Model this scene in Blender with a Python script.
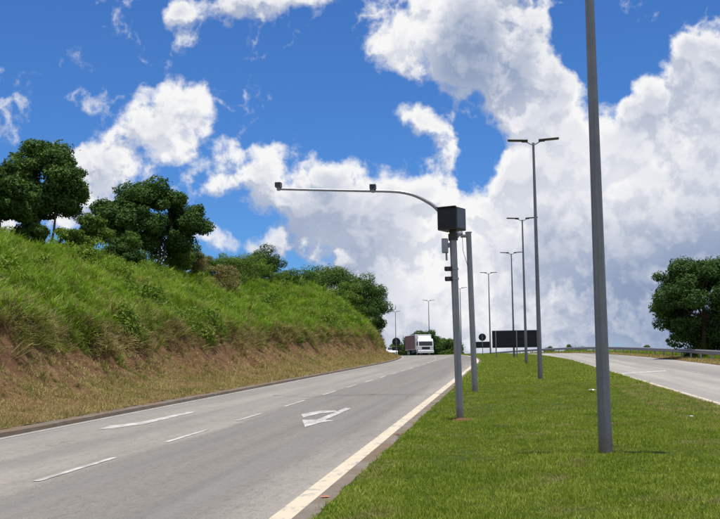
import bpy, math, random
import numpy as np
from mathutils import Vector, Matrix, noise as mnoise

for o in list(bpy.data.objects): bpy.data.objects.remove(o)
S = bpy.context.scene
C = S.collection
R = math.radians

# ------------------------------------------------------------------ camera
GRADE = 0.022                      # the road climbs away from the viewer
EYE = 1.67
FPX, WPX, HPX = 1080.0, 720.0, 519.0
ROLL = 0.014
VPX, VPY = 505.0, 340.0            # where the straight road would vanish in the photograph
_dx, _dy = VPX - WPX/2, -(VPY - HPX/2)
_a = _dx*math.cos(ROLL) + _dy*math.sin(ROLL)
_b = -_dx*math.sin(ROLL) + _dy*math.cos(ROLL)
_n = math.sqrt(_a*_a + _b*_b + FPX*FPX)
_r = math.hypot(_b, FPX)
PITCH = math.asin(_n*math.sin(math.atan(GRADE))/_r) - math.atan2(_b, FPX)
YAW = math.atan2(_a, FPX*math.cos(PITCH) - _b*math.sin(PITCH))
CAMROT = Matrix.Rotation(YAW, 3, 'Z') @ Matrix.Rotation(math.pi/2 + PITCH, 3, 'X') @ Matrix.Rotation(-ROLL, 3, 'Z')
cam_d = bpy.data.cameras.new('camera'); cam = bpy.data.objects.new('camera', cam_d); C.objects.link(cam)
cam_d.sensor_width = 36; cam_d.lens = 36*FPX/WPX; cam_d.clip_start = 0.05; cam_d.clip_end = 20000
cam.matrix_world = Matrix.Translation((0, 0, EYE)) @ CAMROT.to_4x4()
S.camera = cam
def pxdir(x, y):
    return CAMROT @ Vector((x - WPX/2, -(y - HPX/2), -FPX))

# ------------------------------------------------------------------ exposure
S.render.engine = 'CYCLES'
S.view_settings.view_transform = 'Standard'; S.view_settings.look = 'None'
S.view_settings.exposure = 0.05; S.view_settings.gamma = 1.0

# ------------------------------------------------------------------ sun and sky
SUN_EL, SUN_AZ = R(88.7), R(116)
sun_d = bpy.data.lights.new('sun', 'SUN'); sun_d.energy = 4.8; sun_d.angle = R(0.53); sun_d.color = (1, .965, .9)
sun = bpy.data.objects.new('sun', sun_d); C.objects.link(sun)
sv = Vector((math.sin(SUN_AZ)*math.cos(SUN_EL), math.cos(SUN_AZ)*math.cos(SUN_EL), math.sin(SUN_EL)))
sun.rotation_euler = sv.to_track_quat('Z', 'Y').to_euler()
sun.location = (0, 0, 60)

W = bpy.data.worlds.new('World'); S.world = W; W.use_nodes = True

class NT:
    """small helper for building node trees"""
    def __init__(s, tree): s.t = tree
    def n(s, typ, ins=None, **kw):
        nd = s.t.nodes.new(typ)
        for k, v in kw.items(): setattr(nd, k, v)
        if ins:
            for k, v in ins.items():
                sock = nd.inputs[k]
                if isinstance(v, bpy.types.NodeSocket): s.t.links.new(v, sock)
                else: sock.default_value = v
        return nd
    def math(s, op, a, b=None, c=None, clamp=False):
        ins = {0: a}
        if b is not None: ins[1] = b
        if c is not None: ins[2] = c
        return s.n('ShaderNodeMath', ins, operation=op, use_clamp=clamp).outputs[0]
    def vm(s, op, a, b=None, c=None):
        ins = {0: a}
        if b is not None: ins[1] = b
        if c is not None: ins[2] = c
        nd = s.n('ShaderNodeVectorMath', ins, operation=op)
        return nd.outputs['Value'] if op in ('DOT_PRODUCT', 'LENGTH', 'DISTANCE') else nd.outputs[0]
    def mix(s, f, a, b, mode='MIX'):
        nd = s.n('ShaderNodeMix', data_type='RGBA', blend_type=mode)
        for sock, v in ((nd.inputs[0], f), (nd.inputs[6], a), (nd.inputs[7], b)):
            if isinstance(v, bpy.types.NodeSocket): s.t.links.new(v, sock)
            else: sock.default_value = v if not isinstance(v, tuple) or len(v) == 4 else (*v, 1)
        return nd.outputs[2]
    def noise(s, vec, scale, detail=4, rough=.5, dist=0.0, lac=2.0):
        return s.n('ShaderNodeTexNoise', {'Vector': vec, 'Scale': scale, 'Detail': detail, 'Roughness': rough,
                                          'Distortion': dist, 'Lacunarity': lac}).outputs['Fac']
    def ramp(s, fac, stops, interp='LINEAR'):
        nd = s.n('ShaderNodeValToRGB', {'Fac': fac}); cr = nd.color_ramp; cr.interpolation = interp
        while len(cr.elements) < len(stops): cr.elements.new(.5)
        for e, (p, c) in zip(cr.elements, stops):
            e.position = p; e.color = (*c, 1) if len(c) == 3 else c
        return nd.outputs['Color']
    def smooth(s, v, lo, hi):
        nd = s.n('ShaderNodeMapRange', {'Value': v, 'From Min': lo, 'From Max': hi}, interpolation_type='SMOOTHSTEP')
        return nd.outputs['Result']

def build_world():
    t = W.node_tree; t.nodes.clear(); g = NT(t)
    # cumulus field: (x, y, rx, ry, amount) of each cloud mass, converted to directions
    P = [(250, 2, 74, 22, .8), (185, 26, 30, 34, .8), (175, 5, 22, 16, .6), (310, -2, 50, 16, .8), (72, 57, 26, 14, .45), (88, 68, 12, 10, .35),
         (38, 56, 12, 8, .3), (138, 116, 50, 32, .75), (90, 98, 24, 20, .6), (182, 108, 32, 36, .75), (165, 150, 22, 20, .6),
         (140, 132, 30, 20, .5), (95, 162, 42, 36, .95), (125, 180, 30, 34, .75), (85, 205, 40, 30, .7), (3, 141, 20, 14, .8),
         (214, 240, 26, 18, .9), (222, 188, 22, 13, .65), (236, 155, 9, 9, .4), (264, 162, 24, 24, .95), (268, 190, 30, 26, .75), (312, 192, 40, 26, .6),
         (322, 172, 20, 14, .6), (350, 218, 70, 46, .9), (296, 232, 50, 40, .7), (260, 245, 30, 20, .6), (400, 255, 110, 70, 1.1),
         (375, 32, 26, 38, .85), (392, 60, 12, 10, .4), (440, 30, 55, 50, 1.0), (500, 15, 60, 60, 1.1), (520, 70, 60, 55, 1.1),
         (465, 62, 36, 30, .7), (560, 105, 48, 50, 1.0), (510, 110, 40, 30, .7), (415, 117, 30, 18, .8), (458, 124, 36, 26, .8),
         (440, 172, 50, 40, .95), (470, 150, 24, 20, .4), (430, 205, 30, 20, .5), (545, 190, 70, 70, 1.2), (500, 220, 60, 50, .8),
         (480, 270, 120, 80, 1.2), (690, 120, 60, 75, 1.2), (730, 70, 50, 60, 1.1), (650, 150, 55, 50, 1.0), (640, 100, 28, 32, .6),
         (690, 45, 18, 14, .5), (640, 200, 110, 90, 1.3), (600, 270, 120, 70, 1.2), (700, 300, 90, 70, 1.1), (560, 320, 200, 45, .9),
         (400, 320, 120, 45, .9), (745, 8, 16, 14, .4), (600, 30, 16, 10, .2), (770, 200, 120, 160, 1.2), (820, 60, 60, 50, .9),
         (-60, 60, 70, 30, .7), (-40, 220, 60, 40, .8), (-120, 170, 70, 50, .9), (300, -70, 120, 30, .6), (520, -60, 80, 50, .9),
         (484, 180, 24, 55, -1.3), (480, 118, 22, 30, -1.0), (440, 205, 30, 16, -.7), (602, 95, 34, 50, -.9), (630, 60, 50, 40, -.6), (592, 150, 14, 40, -.35), (425, 212, 34, 16, -.55), (255, 215, 24, 30, -.5), (400, 150, 34, 24, -.5), (345, 150, 40, 14, -.4),
         (290, 130, 60, 20, -.3), (590, 40, 40, 40, -.3), (575, 130, 14, 14, -.2)]
    tc = g.n('ShaderNodeTexCoord').outputs['Generated']
    d = g.vm('NORMALIZE', tc)
    sp = g.n('ShaderNodeSeparateXYZ', {0: d})
    front = g.smooth(sp.outputs['Y'], .45, .75)
    yy = g.math('MAXIMUM', sp.outputs['Y'], .25)
    uv = g.n('ShaderNodeCombineXYZ', {0: g.math('DIVIDE', sp.outputs['X'], yy), 1: g.math('DIVIDE', sp.outputs['Z'], yy), 2: 0.0}).outputs[0]
    # group: coverage and density at a point of the cloud layer
    gt = bpy.data.node_groups.new('cloud_field', 'ShaderNodeTree')
    gt.interface.new_socket('UV', in_out='INPUT', socket_type='NodeSocketVector')
    gt.interface.new_socket('Dir', in_out='INPUT', socket_type='NodeSocketVector')
    gt.interface.new_socket('Front', in_out='INPUT', socket_type='NodeSocketFloat')
    gt.interface.new_socket('Density', in_out='OUTPUT', socket_type='NodeSocketFloat')
    gt.interface.new_socket('Detail', in_out='OUTPUT', socket_type='NodeSocketFloat')
    h = NT(gt); gi = h.n('NodeGroupInput'); go = h.n('NodeGroupOutput')
    # gentle warp so that no mass keeps an elliptical outline
    wn = h.n('ShaderNodeTexNoise', {'Vector': gi.outputs['Dir'], 'Scale': 14.0, 'Detail': 3.0, 'Roughness': .55})
    wv = h.vm('MULTIPLY_ADD', h.vm('SUBTRACT', wn.outputs['Color'], (.5, .5, .5)), (.055, .045, 0), gi.outputs['UV'])
    acc = None
    for (x, y, rx, ry, am) in P:
        v = pxdir(x, y); u0, v0 = v.x/v.y, v.z/v.y
        sx, sy = FPX/(rx*1.2), FPX/(ry*1.2)
        q = h.vm('MULTIPLY_ADD', wv, (sx, sy, 0), (-u0*sx, -v0*sy, 0))
        e = h.math('SUBTRACT', 1.0, h.vm('DOT_PRODUCT', q, q), clamp=True)
        acc = h.math('MULTIPLY', e, am) if acc is None else h.math('MULTIPLY_ADD', e, am, acc)
    acc = h.math('SUBTRACT', h.math('MULTIPLY', h.math('MINIMUM', acc, 1.5), 1.15), .32)
    far = h.math('MULTIPLY_ADD', h.noise(gi.outputs['Dir'], 3.2, 3, .5), 2.6, -.95)
    cov = h.n('ShaderNodeMix', {0: gi.outputs['Front'], 2: far, 3: acc}).outputs[0]
    fb = h.noise(gi.outputs['Dir'], 13.0, 10, .54, .1)
    fb2 = h.noise(gi.outputs['Dir'], 60.0, 6, .62, .3)
    f = h.math('ADD', h.math('MULTIPLY_ADD', fb, 4.2, -2.05), h.math('MULTIPLY_ADD', fb2, 1.15, -.575))
    pf = h.math('ABSOLUTE', h.math('SUBTRACT', h.noise(gi.outputs['Dir'], 27.0, 6, .55, .2), .5))
    f = h.math('ADD', f, h.math('MULTIPLY_ADD', pf, -4.0, .36))
    den = h.math('ADD', cov, f)
    gt.links.new(den, go.inputs['Density']); gt.links.new(f, go.inputs['Detail'])
    def field(off):
        nd = g.n('ShaderNodeGroup', node_tree=gt)
        t.links.new(g.vm('ADD', uv, (off[0], off[1], 0)) if off else uv, nd.inputs['UV'])
        t.links.new(g.vm('NORMALIZE', g.vm('ADD', d, (off[0], 0, off[1]))) if off else d, nd.inputs['Dir'])
        t.links.new(front, nd.inputs['Front']); return nd.outputs['Density'], nd.outputs['Detail']
    d0, f0 = field(None); d1, f1 = field((.004, .014))
    alpha = g.smooth(d0, .0, .95)
    thick = g.smooth(d0, .7, 2.1)
    # light falls from above: more cloud overhead than here means a shaded base
    rim = g.math('MULTIPLY', g.math('SUBTRACT', d0, d1), 1.0)
    rim = g.math('MULTIPLY', g.math('MINIMUM', g.math('MAXIMUM', rim, -.32), .32), g.math('MULTIPLY_ADD', g.smooth(d0, .8, 2.0), -.62, 1.0))
    big = g.noise(d, 5.0, 3, .45)
    def soft(px, py, rx, ry):
        v = pxdir(px, py); q = g.vm('MULTIPLY_ADD', uv, (FPX/rx, FPX/ry, 0), (-v.x/v.y*FPX/rx, -v.z/v.y*FPX/ry, 0))
        return g.math('MULTIPLY', g.math('SUBTRACT', 1.0, g.vm('DOT_PRODUCT', q, q), clamp=True), front)
    storm = soft(650, 280, 190, 85)
    shade = g.math('MULTIPLY_ADD', rim, .78, .74)
    shade = g.math('SUBTRACT', shade, g.math('MULTIPLY', thick, .24))
    shade = g.math('ADD', shade, g.math('MULTIPLY_ADD', big, 1.5, -.70))
    shade = g.math('SUBTRACT', shade, g.math('MULTIPLY', storm, .36))
    shade = g.math('SUBTRACT', shade, g.math('MULTIPLY', soft(500, 60, 90, 80), .16), clamp=True)
    ccol = g.ramp(shade, [(0, (.20, .27, .44)), (.25, (.33, .41, .58)), (.5, (.56, .61, .73)), (.75, (.82, .84, .90)), (1, (1, 1, 1))])
    sky = g.n('ShaderNodeTexSky', sky_type='NISHITA', sun_disc=False, sun_elevation=SUN_EL, sun_rotation=SUN_AZ,
              altitude=800, air_density=1.0, dust_density=.35, ozone_density=2.2)
    tint = g.mix(1.0, sky.outputs[0], (.43, .82, 1.36, 1), 'MULTIPLY')
    b1 = g.n('ShaderNodeBackground', {'Color': tint, 'Strength': .085})
    b2 = g.n('ShaderNodeBackground', {'Color': ccol, 'Strength': .90})
    ms = g.n('ShaderNodeMixShader', {0: alpha, 1: b1.outputs[0], 2: b2.outputs[0]})
    out = g.n('ShaderNodeOutputWorld', {0: ms.outputs[0]})
build_world()
W.cycles.sampling_method = 'MANUAL'; W.cycles.sample_map_resolution = 512

# ------------------------------------------------------------------ helpers
rng = np.random.default_rng(11)
random.seed(4)
def tag(o, label=None, cat=None, group=None, kind=None):
    if label: o['label'] = label
    if cat: o['category'] = cat
    if group: o['group'] = group
    if kind: o['kind'] = kind
    return o
def mesh(name, verts, faces, mats=(), parent=None, smooth=False, mi=None, link=True):
    me = bpy.data.meshes.new(name); me.from_pydata([tuple(v) for v in verts], [], faces)
    for m in (mats if isinstance(mats, (list, tuple)) else [mats]): me.materials.append(m)
    if smooth: me.polygons.foreach_set('use_smooth', [True]*len(me.polygons))
    if mi is not None: me.polygons.foreach_set('material_index', mi)
    me.update()
    o = bpy.data.objects.new(name, me)
    if link: C.objects.link(o)
    if parent: o.parent = parent
    return o
def quads_mesh(name, V, nper, mats, parent=None, link=True):
    """V: (n*nper,3) array, one polygon per nper vertices"""
    n = len(V)//nper
    me = bpy.data.meshes.new(name)
    me.vertices.add(n*nper); me.vertices.foreach_set('co', np.ascontiguousarray(V, dtype=np.float32).ravel())
    me.loops.add(n*nper); me.loops.foreach_set('vertex_index', np.arange(n*nper, dtype=np.int32))
    me.polygons.add(n); me.polygons.foreach_set('loop_start', np.arange(0, n*nper, nper, dtype=np.int32))
    me.polygons.foreach_set('loop_total', np.full(n, nper, dtype=np.int32))
    me.materials.append(mats); me.update(calc_edges=True); me.validate()
    o = bpy.data.objects.new(name, me)
    if link: C.objects.link(o)
    if parent: o.parent = parent
    return o
def empty(name, loc=(0, 0, 0), rz=0.0):
    o = bpy.data.objects.new(name, None); C.objects.link(o); o.location = loc; o.rotation_euler = (0, 0, rz)
    o.empty_display_size = .3; return o
class MB:
    """collects simple shapes into one mesh"""
    def __init__(s): s.v = []; s.f = []
    def add(s, v, f):
        k = len(s.v); s.v += [tuple(p) for p in v]; s.f += [tuple(i + k for i in q) for q in f]; return s
    def box(s, x0, x1, y0, y1, z0, z1, bev=0.0, M=None):
        if bev <= 0:
            v = [(x, y, z) for z in (z0, z1) for (x, y) in ((x0, y0), (x1, y0), (x1, y1), (x0, y1))]
            f = [(3, 2, 1, 0), (4, 5, 6, 7), (0, 1, 5, 4), (1, 2, 6, 5), (2, 3, 7, 6), (3, 0, 4, 7)]
        else:
            b = min(bev, (x1-x0)/2.01, (y1-y0)/2.01, (z1-z0)/2.01); v = []
            def ring(z, i):
                a, c, e, h = x0+i, x1-i, y0+i, y1-i
                return [(a+b-i, e, z), (c-b+i, e, z), (c, e+b-i, z), (c, h-b+i, z), (c-b+i, h, z), (a+b-i, h, z), (a, h-b+i, z), (a, e+b-i, z)]
            # four rings: chamfered box
            for z, i in ((z0, b*.999), (z0+b, 0), (z1-b, 0), (z1, b*.999)): v += ring(z, i)
            f = [tuple(range(7, -1, -1)), tuple(range(24, 32))]
            for k in range(3):
                for j in range(8):
                    a, c = k*8+j, k*8+(j+1) % 8
                    f.append((a, c, c+8, a+8))
        if M is not None: v = [M @ Vector(p) for p in v]
        return s.add(v, f)
    def tube(s, pts, rad, n=10, cap=True, flat=None):
        pts = [Vector(p) for p in pts]; rad = [rad]*len(pts) if not isinstance(rad, (list, tuple)) else rad
        v = []; up = None
        for i, p in enumerate(pts):
            t = (pts[min(i+1, len(pts)-1)] - pts[max(i-1, 0)]).normalized()
            if up is None: up = Vector((1, 0, 0)) if abs(t.x) < .8 else Vector((0, 1, 0))
            a = (up - t*up.dot(t)).normalized(); b = t.cross(a); up = a
            for k in range(n):
                w = 2*math.pi*k/n; v.append(p + (a*math.cos(w) + b*math.sin(w))*rad[i])
        f = []
        for i in range(len(pts)-1):
            for k in range(n):
                a, b = i*n+k, i*n+(k+1) % n; f.append((a, b, b+n, a+n))
        if cap: f.append(tuple(range(n-1, -1, -1))); f.append(tuple(range((len(pts)-1)*n, len(pts)*n)))
        return s.add(v, f)
    def disc(s, c, axis, r, th, n=24):
        a = Vector(axis).normalized(); c = Vector(c); return s.tube([c - a*th/2, c + a*th/2], r, n)
    def prism(s, prof, x0, x1):
        """profile in (y,z) swept along x"""
        n = len(prof); v = [(x0, y, z) for y, z in prof] + [(x1, y, z) for y, z in prof]
        f = [tuple(range(n-1, -1, -1)), tuple(range(n, 2*n))] + [(i, (i+1) % n, (i+1) % n + n, i+n) for i in range(n)]
        return s.add(v, f)
    def build(s, name, mat, parent=None, smooth=False):
        o = mesh(name, s.v, s.f, mat, parent, smooth)
        import bmesh
        bm = bmesh.new(); bm.from_mesh(o.data); bmesh.ops.recalc_face_normals(bm, faces=bm.faces); bm.to_mesh(o.data); bm.free()
        if smooth:
            o.data.set_sharp_from_angle(angle=R(40))
        return o
def copy_tree(o, parent=None):
    c = o.copy(); C.objects.link(c); c.parent = parent
    for ch in o.children: copy_tree(ch, c)
    return c

# ------------------------------------------------------------------ materials
def newmat(name):
    m = bpy.data.materials.new(name); m.use_nodes = True; m.node_tree.nodes.clear(); return m, NT(m.node_tree)
def finish(m, g, col, rough=.6, metal=0.0, bump=None, bstr=.3, spec=.4, bdist=.02):
    p = g.n('ShaderNodeBsdfPrincipled', {'Roughness': rough, 'Metallic': metal, 'Specular IOR Level': spec})
    if isinstance(col, bpy.types.NodeSocket): g.t.links.new(col, p.inputs['Base Color'])
    else: p.inputs['Base Color'].default_value = (*col, 1)
    if bump is not None:
        b = g.n('ShaderNodeBump', {'Height': bump, 'Strength': bstr, 'Distance': bdist}); g.t.links.new(b.outputs[0], p.inputs['Normal'])
    g.n('ShaderNodeOutputMaterial', {0: p.outputs[0]})
    return m
def plain(name, col, rough=.5, metal=0.0, var=.15, scale=3.0, spec=.4):
    m, g = newmat(name)
    pos = g.n('ShaderNodeTexCoord').outputs['Object']
    nz = g.noise(pos, scale, 5, .6)
    dark = tuple(c*(1-var) for c in col); lite = tuple(min(1, c*(1+var)) for c in col)
    return finish(m, g, g.ramp(nz, [(.25, dark), (.75, lite)]), rough, metal, spec=spec)
def weathered(name, col, rough, metal):
    m, g = newmat(name)
    pos = g.n('ShaderNodeTexCoord').outputs['Object']
    st = g.noise(g.vm('MULTIPLY', pos, (26, 26, .5)), 1.0, 5, .65); mo = g.noise(pos, 7.0, 6, .7); lo = g.noise(g.vm('MULTIPLY', pos, (2, 2, .35)), 1.0, 3, .5)
    f = g.math('ADD', g.math('MULTIPLY', st, .5), g.math('ADD', g.math('MULTIPLY', mo, .3), g.math('MULTIPLY', lo, .2)))
    c = g.ramp(f, [(.3, tuple(x*.62 for x in col)), (.5, col), (.68, tuple(x*1.4 for x in col))])
    sz = g.n('ShaderNodeSeparateXYZ', {0: pos}).outputs[2]
    mud = g.math('MULTIPLY', g.smooth(g.math('ADD', sz, g.math('MULTIPLY_ADD', mo, .9, -.45)), .38, .02), .55)
    c = g.mix(mud, c, (.17, .12, .08))
    return finish(m, g, c, rough, metal, mo, .05, .4, .01)
def foliage(name, stops, patch=None, pscale=.35, trans=.25, rough=.6, hvar=True, spec=.10):
    """leaf material; colours picked per leaf or tuft, patch = colour mixed in by position"""
    m, g = newmat(name)
    geo = g.n('ShaderNodeNewGeometry')
    inst = g.n('ShaderNodeObjectInfo').outputs['Random']
    isl = geo.outputs['Random Per Island']
    pn = g.noise(geo.outputs['Position'], 1.1, 3, .55)
    r = g.math('ADD', g.math('MULTIPLY', inst, .35), g.math('MULTIPLY', isl, .35))
    r = g.math('ADD', r, g.math('MULTIPLY_ADD', pn, .9, -.3))
    col = g.ramp(r, stops)
    if patch:
        pf = g.smooth(g.noise(geo.outputs['Position'], pscale, 5, .6), *patch[1])
        col = g.mix(pf, col, patch[0])
    d = g.n('ShaderNodeBsdfPrincipled', {'Base Color': col, 'Roughness': rough, 'Specular IOR Level': spec})
    tl = g.n('ShaderNodeBsdfTranslucent', {'Color': g.mix(1.0, col, (1.0, 1.15, .55, 1), 'MULTIPLY')})
    ms = g.n('ShaderNodeMixShader', {0: trans, 1: d.outputs[0], 2: tl.outputs[0]})
    g.n('ShaderNodeOutputMaterial', {0: ms.outputs[0]})
    return m

def road_mat(name, base, dark, lane_dark=None):
    m, g = newmat(name)
    pos = g.n('ShaderNodeNewGeometry').outputs['Position']
    sp = g.n('ShaderNodeSeparateXYZ', {0: pos})
    st = g.vm('MULTIPLY', pos, (1.0, .12, 1.0))
    big = g.noise(st, .55, 5, .6); mid = g.noise(pos, 1.6, 5, .62); fine = g.noise(g.vm('MULTIPLY', pos, (1, .45, 1)), 13.0, 6, .72); grit = g.noise(g.vm('MULTIPLY', pos, (1, .5, 1)), 48.0, 4, .8)
    f = g.math('ADD', g.math('MULTIPLY_ADD', big, 1.1, -.3), g.math('MULTIPLY_ADD', mid, .5, -.25))
    if lane_dark is not None:
        wob = g.math('MULTIPLY_ADD', g.noise(st, .9, 4, .6), .9, -.45)
        lx = g.math('ADD', sp.outputs['X'], wob)
        band = g.math('MULTIPLY', g.smooth(lx, lane_dark[0]-.25, lane_dark[0]+.25), g.smooth(lx, lane_dark[1]+.5, lane_dark[1]-.4))
        f = g.math('SUBTRACT', f, g.math('MULTIPLY', band, lane_dark[2]))
    col = g.mix(g.smooth(f, -.35, .75), dark, base)
    col = g.mix(1.0, col, g.ramp(fine, [(.30, (.74, .73, .72)), (.47, (.98, .98, .98)), (.62, (1.06, 1.06, 1.05)), (.75, (1.2, 1.19, 1.17))]), 'MULTIPLY')
    col = g.mix(.85, col, g.ramp(grit, [(.30, (.55, .55, .54)), (.48, (.97, .97, .97)), (.58, (1.05, 1.05, 1.05)), (.72, (1.4, 1.38, 1.35))]), 'MULTIPLY')
    # fine sealed cracks
    vo = g.n('ShaderNodeTexVoronoi', {'Vector': g.vm('MULTIPLY_ADD', g.n('ShaderNodeTexNoise', {'Vector': pos, 'Scale': 2.0, 'Detail': 5.0}).outputs['Color'], (.7, .7, 0), g.vm('MULTIPLY', pos, (.42, .16, 0))), 'Scale': 1.0}, feature='DISTANCE_TO_EDGE')
    crack = g.math('MULTIPLY', g.smooth(vo.outputs['Distance'], .006, .001), g.smooth(g.noise(pos, .35, 3), .56, .66))
    col = g.mix(g.math('MULTIPLY', crack, .6), col, tuple(c*.35 for c in dark[:3]))
    # worn wheel paths and long streaks
    trk = g.math('SINE', g.math('MULTIPLY_ADD', sp.outputs['X'], 3.45, g.math('MULTIPLY', g.noise(st, .5, 2), 1.6)))
    col = g.mix(g.math('MULTIPLY', g.smooth(trk, .0, 1.0), .32), col, (.17, .165, .16))
    stk = g.noise(g.vm('MULTIPLY', pos, (3.2, .06, 1)), 1.0, 6, .65)
    col = g.mix(1.0, col, g.ramp(stk, [(.3, (.86, .86, .86)), (.5, (1, 1, 1)), (.7, (1.1, 1.09, 1.07))]), 'MULTIPLY')
    # stains: oil drips and soil
    stn = g.smooth(g.noise(pos, .9, 6, .65), .66, .78)
    col = g.mix(g.math('MULTIPLY', stn, .28), col, (.11, .10, .09))
    h = g.math('ADD', g.math('MULTIPLY', fine, .6), g.math('MULTIPLY', grit, .5))
    return finish(m, g, col, .86, 0, h, .35, .25, .006)
M = {}
M['road'] = road_mat('asphalt_worn', (.30, .275, .24), (.185, .170, .150), (-5.75, -2.9, .60))
M['road_right'] = road_mat('asphalt_pale', (.37, .34, .30), (.25, .232, .208), (8.6, 10.8, .55))
def paint_mat(name, col, wear):
    m, g = newmat(name)
    pos = g.n('ShaderNodeNewGeometry').outputs['Position']
    w = g.noise(g.vm('MULTIPLY', pos, (1, .5, 1)), 5.0, 8, .78)
    c = g.mix(g.math('MULTIPLY', g.smooth(w, wear, wear+.10), .8), col, (.27, .26, .245))
    c = g.mix(g.math('MULTIPLY', g.smooth(g.noise(pos, 2.2, 5, .6), .45, .75), .25), c, (.42, .37, .30))
    return finish(m, g, c, .7, 0, g.noise(pos, 120, 2), .2, .3, .004)
M['paint'] = paint_mat('road_paint_white', (.50, .48, .445), .44)
M['paint_edge'] = paint_mat('road_paint_cream', (.54, .46, .34), .51)
M['paint_worn'] = paint_mat('road_paint_faded', (.42, .405, .375), .42)
def concrete(name, a, b, soil):
    m, g = newmat(name)
    pos = g.n('ShaderNodeNewGeometry').outputs['Position']
    n1 = g.noise(pos, 2.5, 6, .65); n2 = g.noise(pos, 30, 4, .7)
    c = g.ramp(n1, [(.3, a), (.7, b)])
    c = g.mix(g.smooth(g.noise(pos, 1.1, 5, .65), .45, .62), c, soil)
    c = g.mix(.5, c, g.ramp(n2, [(.3, (.6, .6, .6)), (.6, (1, 1, 1))]), 'MULTIPLY')
    return finish(m, g, c, .9, 0, n2, .5, .2, .01)
M['gutter'] = concrete('gutter_concrete', (.15, .125, .10), (.24, .205, .17), (.17, .12, .08))
M['kerb'] = concrete('kerb_dirty_concrete', (.12, .10, .08), (.21, .17, .13), (.17, .12, .08))
def soil_mat(name, a, b, c3):
    m, g = newmat(name)
    pos = g.n('ShaderNodeNewGeometry').outputs['Position']
    n1 = g.noise(pos, .7, 6, .65); n2 = g.noise(pos, 7, 6, .7); n3 = g.noise(pos, 40, 3, .7)
    f = g.math('ADD', g.math('MULTIPLY', n1, .6), g.math('MULTIPLY', n2, .4))
    col = g.ramp(f, [(.34, a), (.5, b), (.64, c3)])
    col = g.mix(.8, col, g.ramp(n3, [(.3, (.55, .53, .5)), (.5, (1, 1, 1)), (.7, (1.25, 1.22, 1.15))]), 'MULTIPLY')
    h = g.math('ADD', n2, g.math('MULTIPLY', n3, .4))
    return finish(m, g, col, .95, 0, h, .9, .1, .15)
M['soil'] = soil_mat('red_soil', (.10, .048, .028), (.22, .125, .065), (.32, .215, .11))
M['soil_red'] = soil_mat('bright_red_soil', (.17, .07, .04), (.27, .125, .07), (.33, .20, .12))
M['turf_base'] = soil_mat('turf_soil', (.05, .08, .012), (.075, .11, .018), (.13, .12, .035))
M['hill_green'] = soil_mat('hill_undergrowth', (.035, .05, .012), (.06, .075, .02), (.12, .10, .04))
M['far_ground'] = soil_mat('far_grassland', (.05, .07, .02), (.08, .10, .03), (.13, .13, .05))
M['galv'] = weathered('galvanised_grey', (.27, .275, .285), .5, .25)
M['lamp_grey'] = weathered('lamp_pole_grey', (.195, .198, .21), .5, .15)
M['galv2'] = plain('galvanised_pale', (.30, .31, .33), .42, .5, .15, 4)
M['dark_metal'] = plain('dark_painted_metal', (.036, .032, .031), .5, .1, .25, 6)
M['sign_back'] = plain('sign_back_black', (.014, .015, .021), .5, .1, .25, 2)
M['grey_box'] = plain('equipment_grey', (.13, .13, .145), .5, .1, .12, 6)
M['lens'] = plain('lens_dark_glass', (.01, .01, .012), .08, 0, .1, 2, .6)
M['tinted'] = plain('tinted_window', (.016, .012, .012), .32, 0, .4, 7, .4)
M['bark'] = plain('bark', (.11, .085, .06), .9, 0, .4, 9)
M['white_paint'] = plain('vehicle_white', (.78, .78, .78), .28, 0, .03, 2, .5)
M['tyre'] = plain('tyre_rubber', (.02, .02, .02), .85, 0, .2, 8)
M['rim'] = plain('wheel_steel', (.35, .35, .36), .4, .6, .1, 8)
M['glass'] = plain('vehicle_glass', (.012, .014, .018), .06, 0, .05, 2, .7)
M['red_side'] = plain('brick_red_panel', (.16, .06, .045), .6, 0, .25, 2)
M['chassis'] = plain('chassis_black', (.022, .022, .024), .7, 0, .2, 4)
M['lamp_glass'] = plain('headlamp_glass', (.55, .56, .58), .12, .3, .05, 5, .7)
M['litter'] = plain('crumpled_plastic', (.75, .74, .72), .5, 0, .1, 12)
M['litter_red'] = plain('torn_wrapper_orange', (.62, .16, .07), .5, 0, .3, 20)

# ------------------------------------------------------------------ the lie of the land
def shift(Y):                       # the road bends to the left past the speed camera
    if Y <= 80: return 0.0
    if Y <= 260: return (Y-80)**2/800.0
    return 40.5 + (Y-260)*.45
def zr(Y):                          # longitudinal profile: climb, crest, fall
    z = GRADE*Y
    if Y > 115: z -= min(Y-115, 185)**2/5000.0
    if Y > 300: z -= (Y-300)*.074
    return z
def on_ground(x, y, dz=0.0):
    d = pxdir(x, y); t = .02
    for _ in range(60):
        Yc = d.y*t; den = d.z - GRADE*d.y
        t = (zr(Yc) - GRADE*Yc + dz - EYE)/den
    return Vector((d.x*t, d.y*t, EYE + d.z*t))
XL, XR = -9.45, -2.06               # carriageway edges (left kerb, right gutter)
LINE_R = sum(on_ground(x, y).x for x, y in ((287, 519), (338, 474), (382, 437), (418, 408)))/4
print('LINE_R', [round(on_ground(x, y).x, 2) for x, y in ((287, 519), (338, 474), (382, 437), (418, 408))])
LINE_L = -9.28
MEDL, MEDR = -1.86, 5.05            # median grass edges
X2L, X2R = 5.05, 12.4               # second carriageway
Ys = [-12 + 2*i for i in range(0, 46)] + [80 + 3*i for i in range(1, 74)] + [310, 330, 360, 400]
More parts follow.
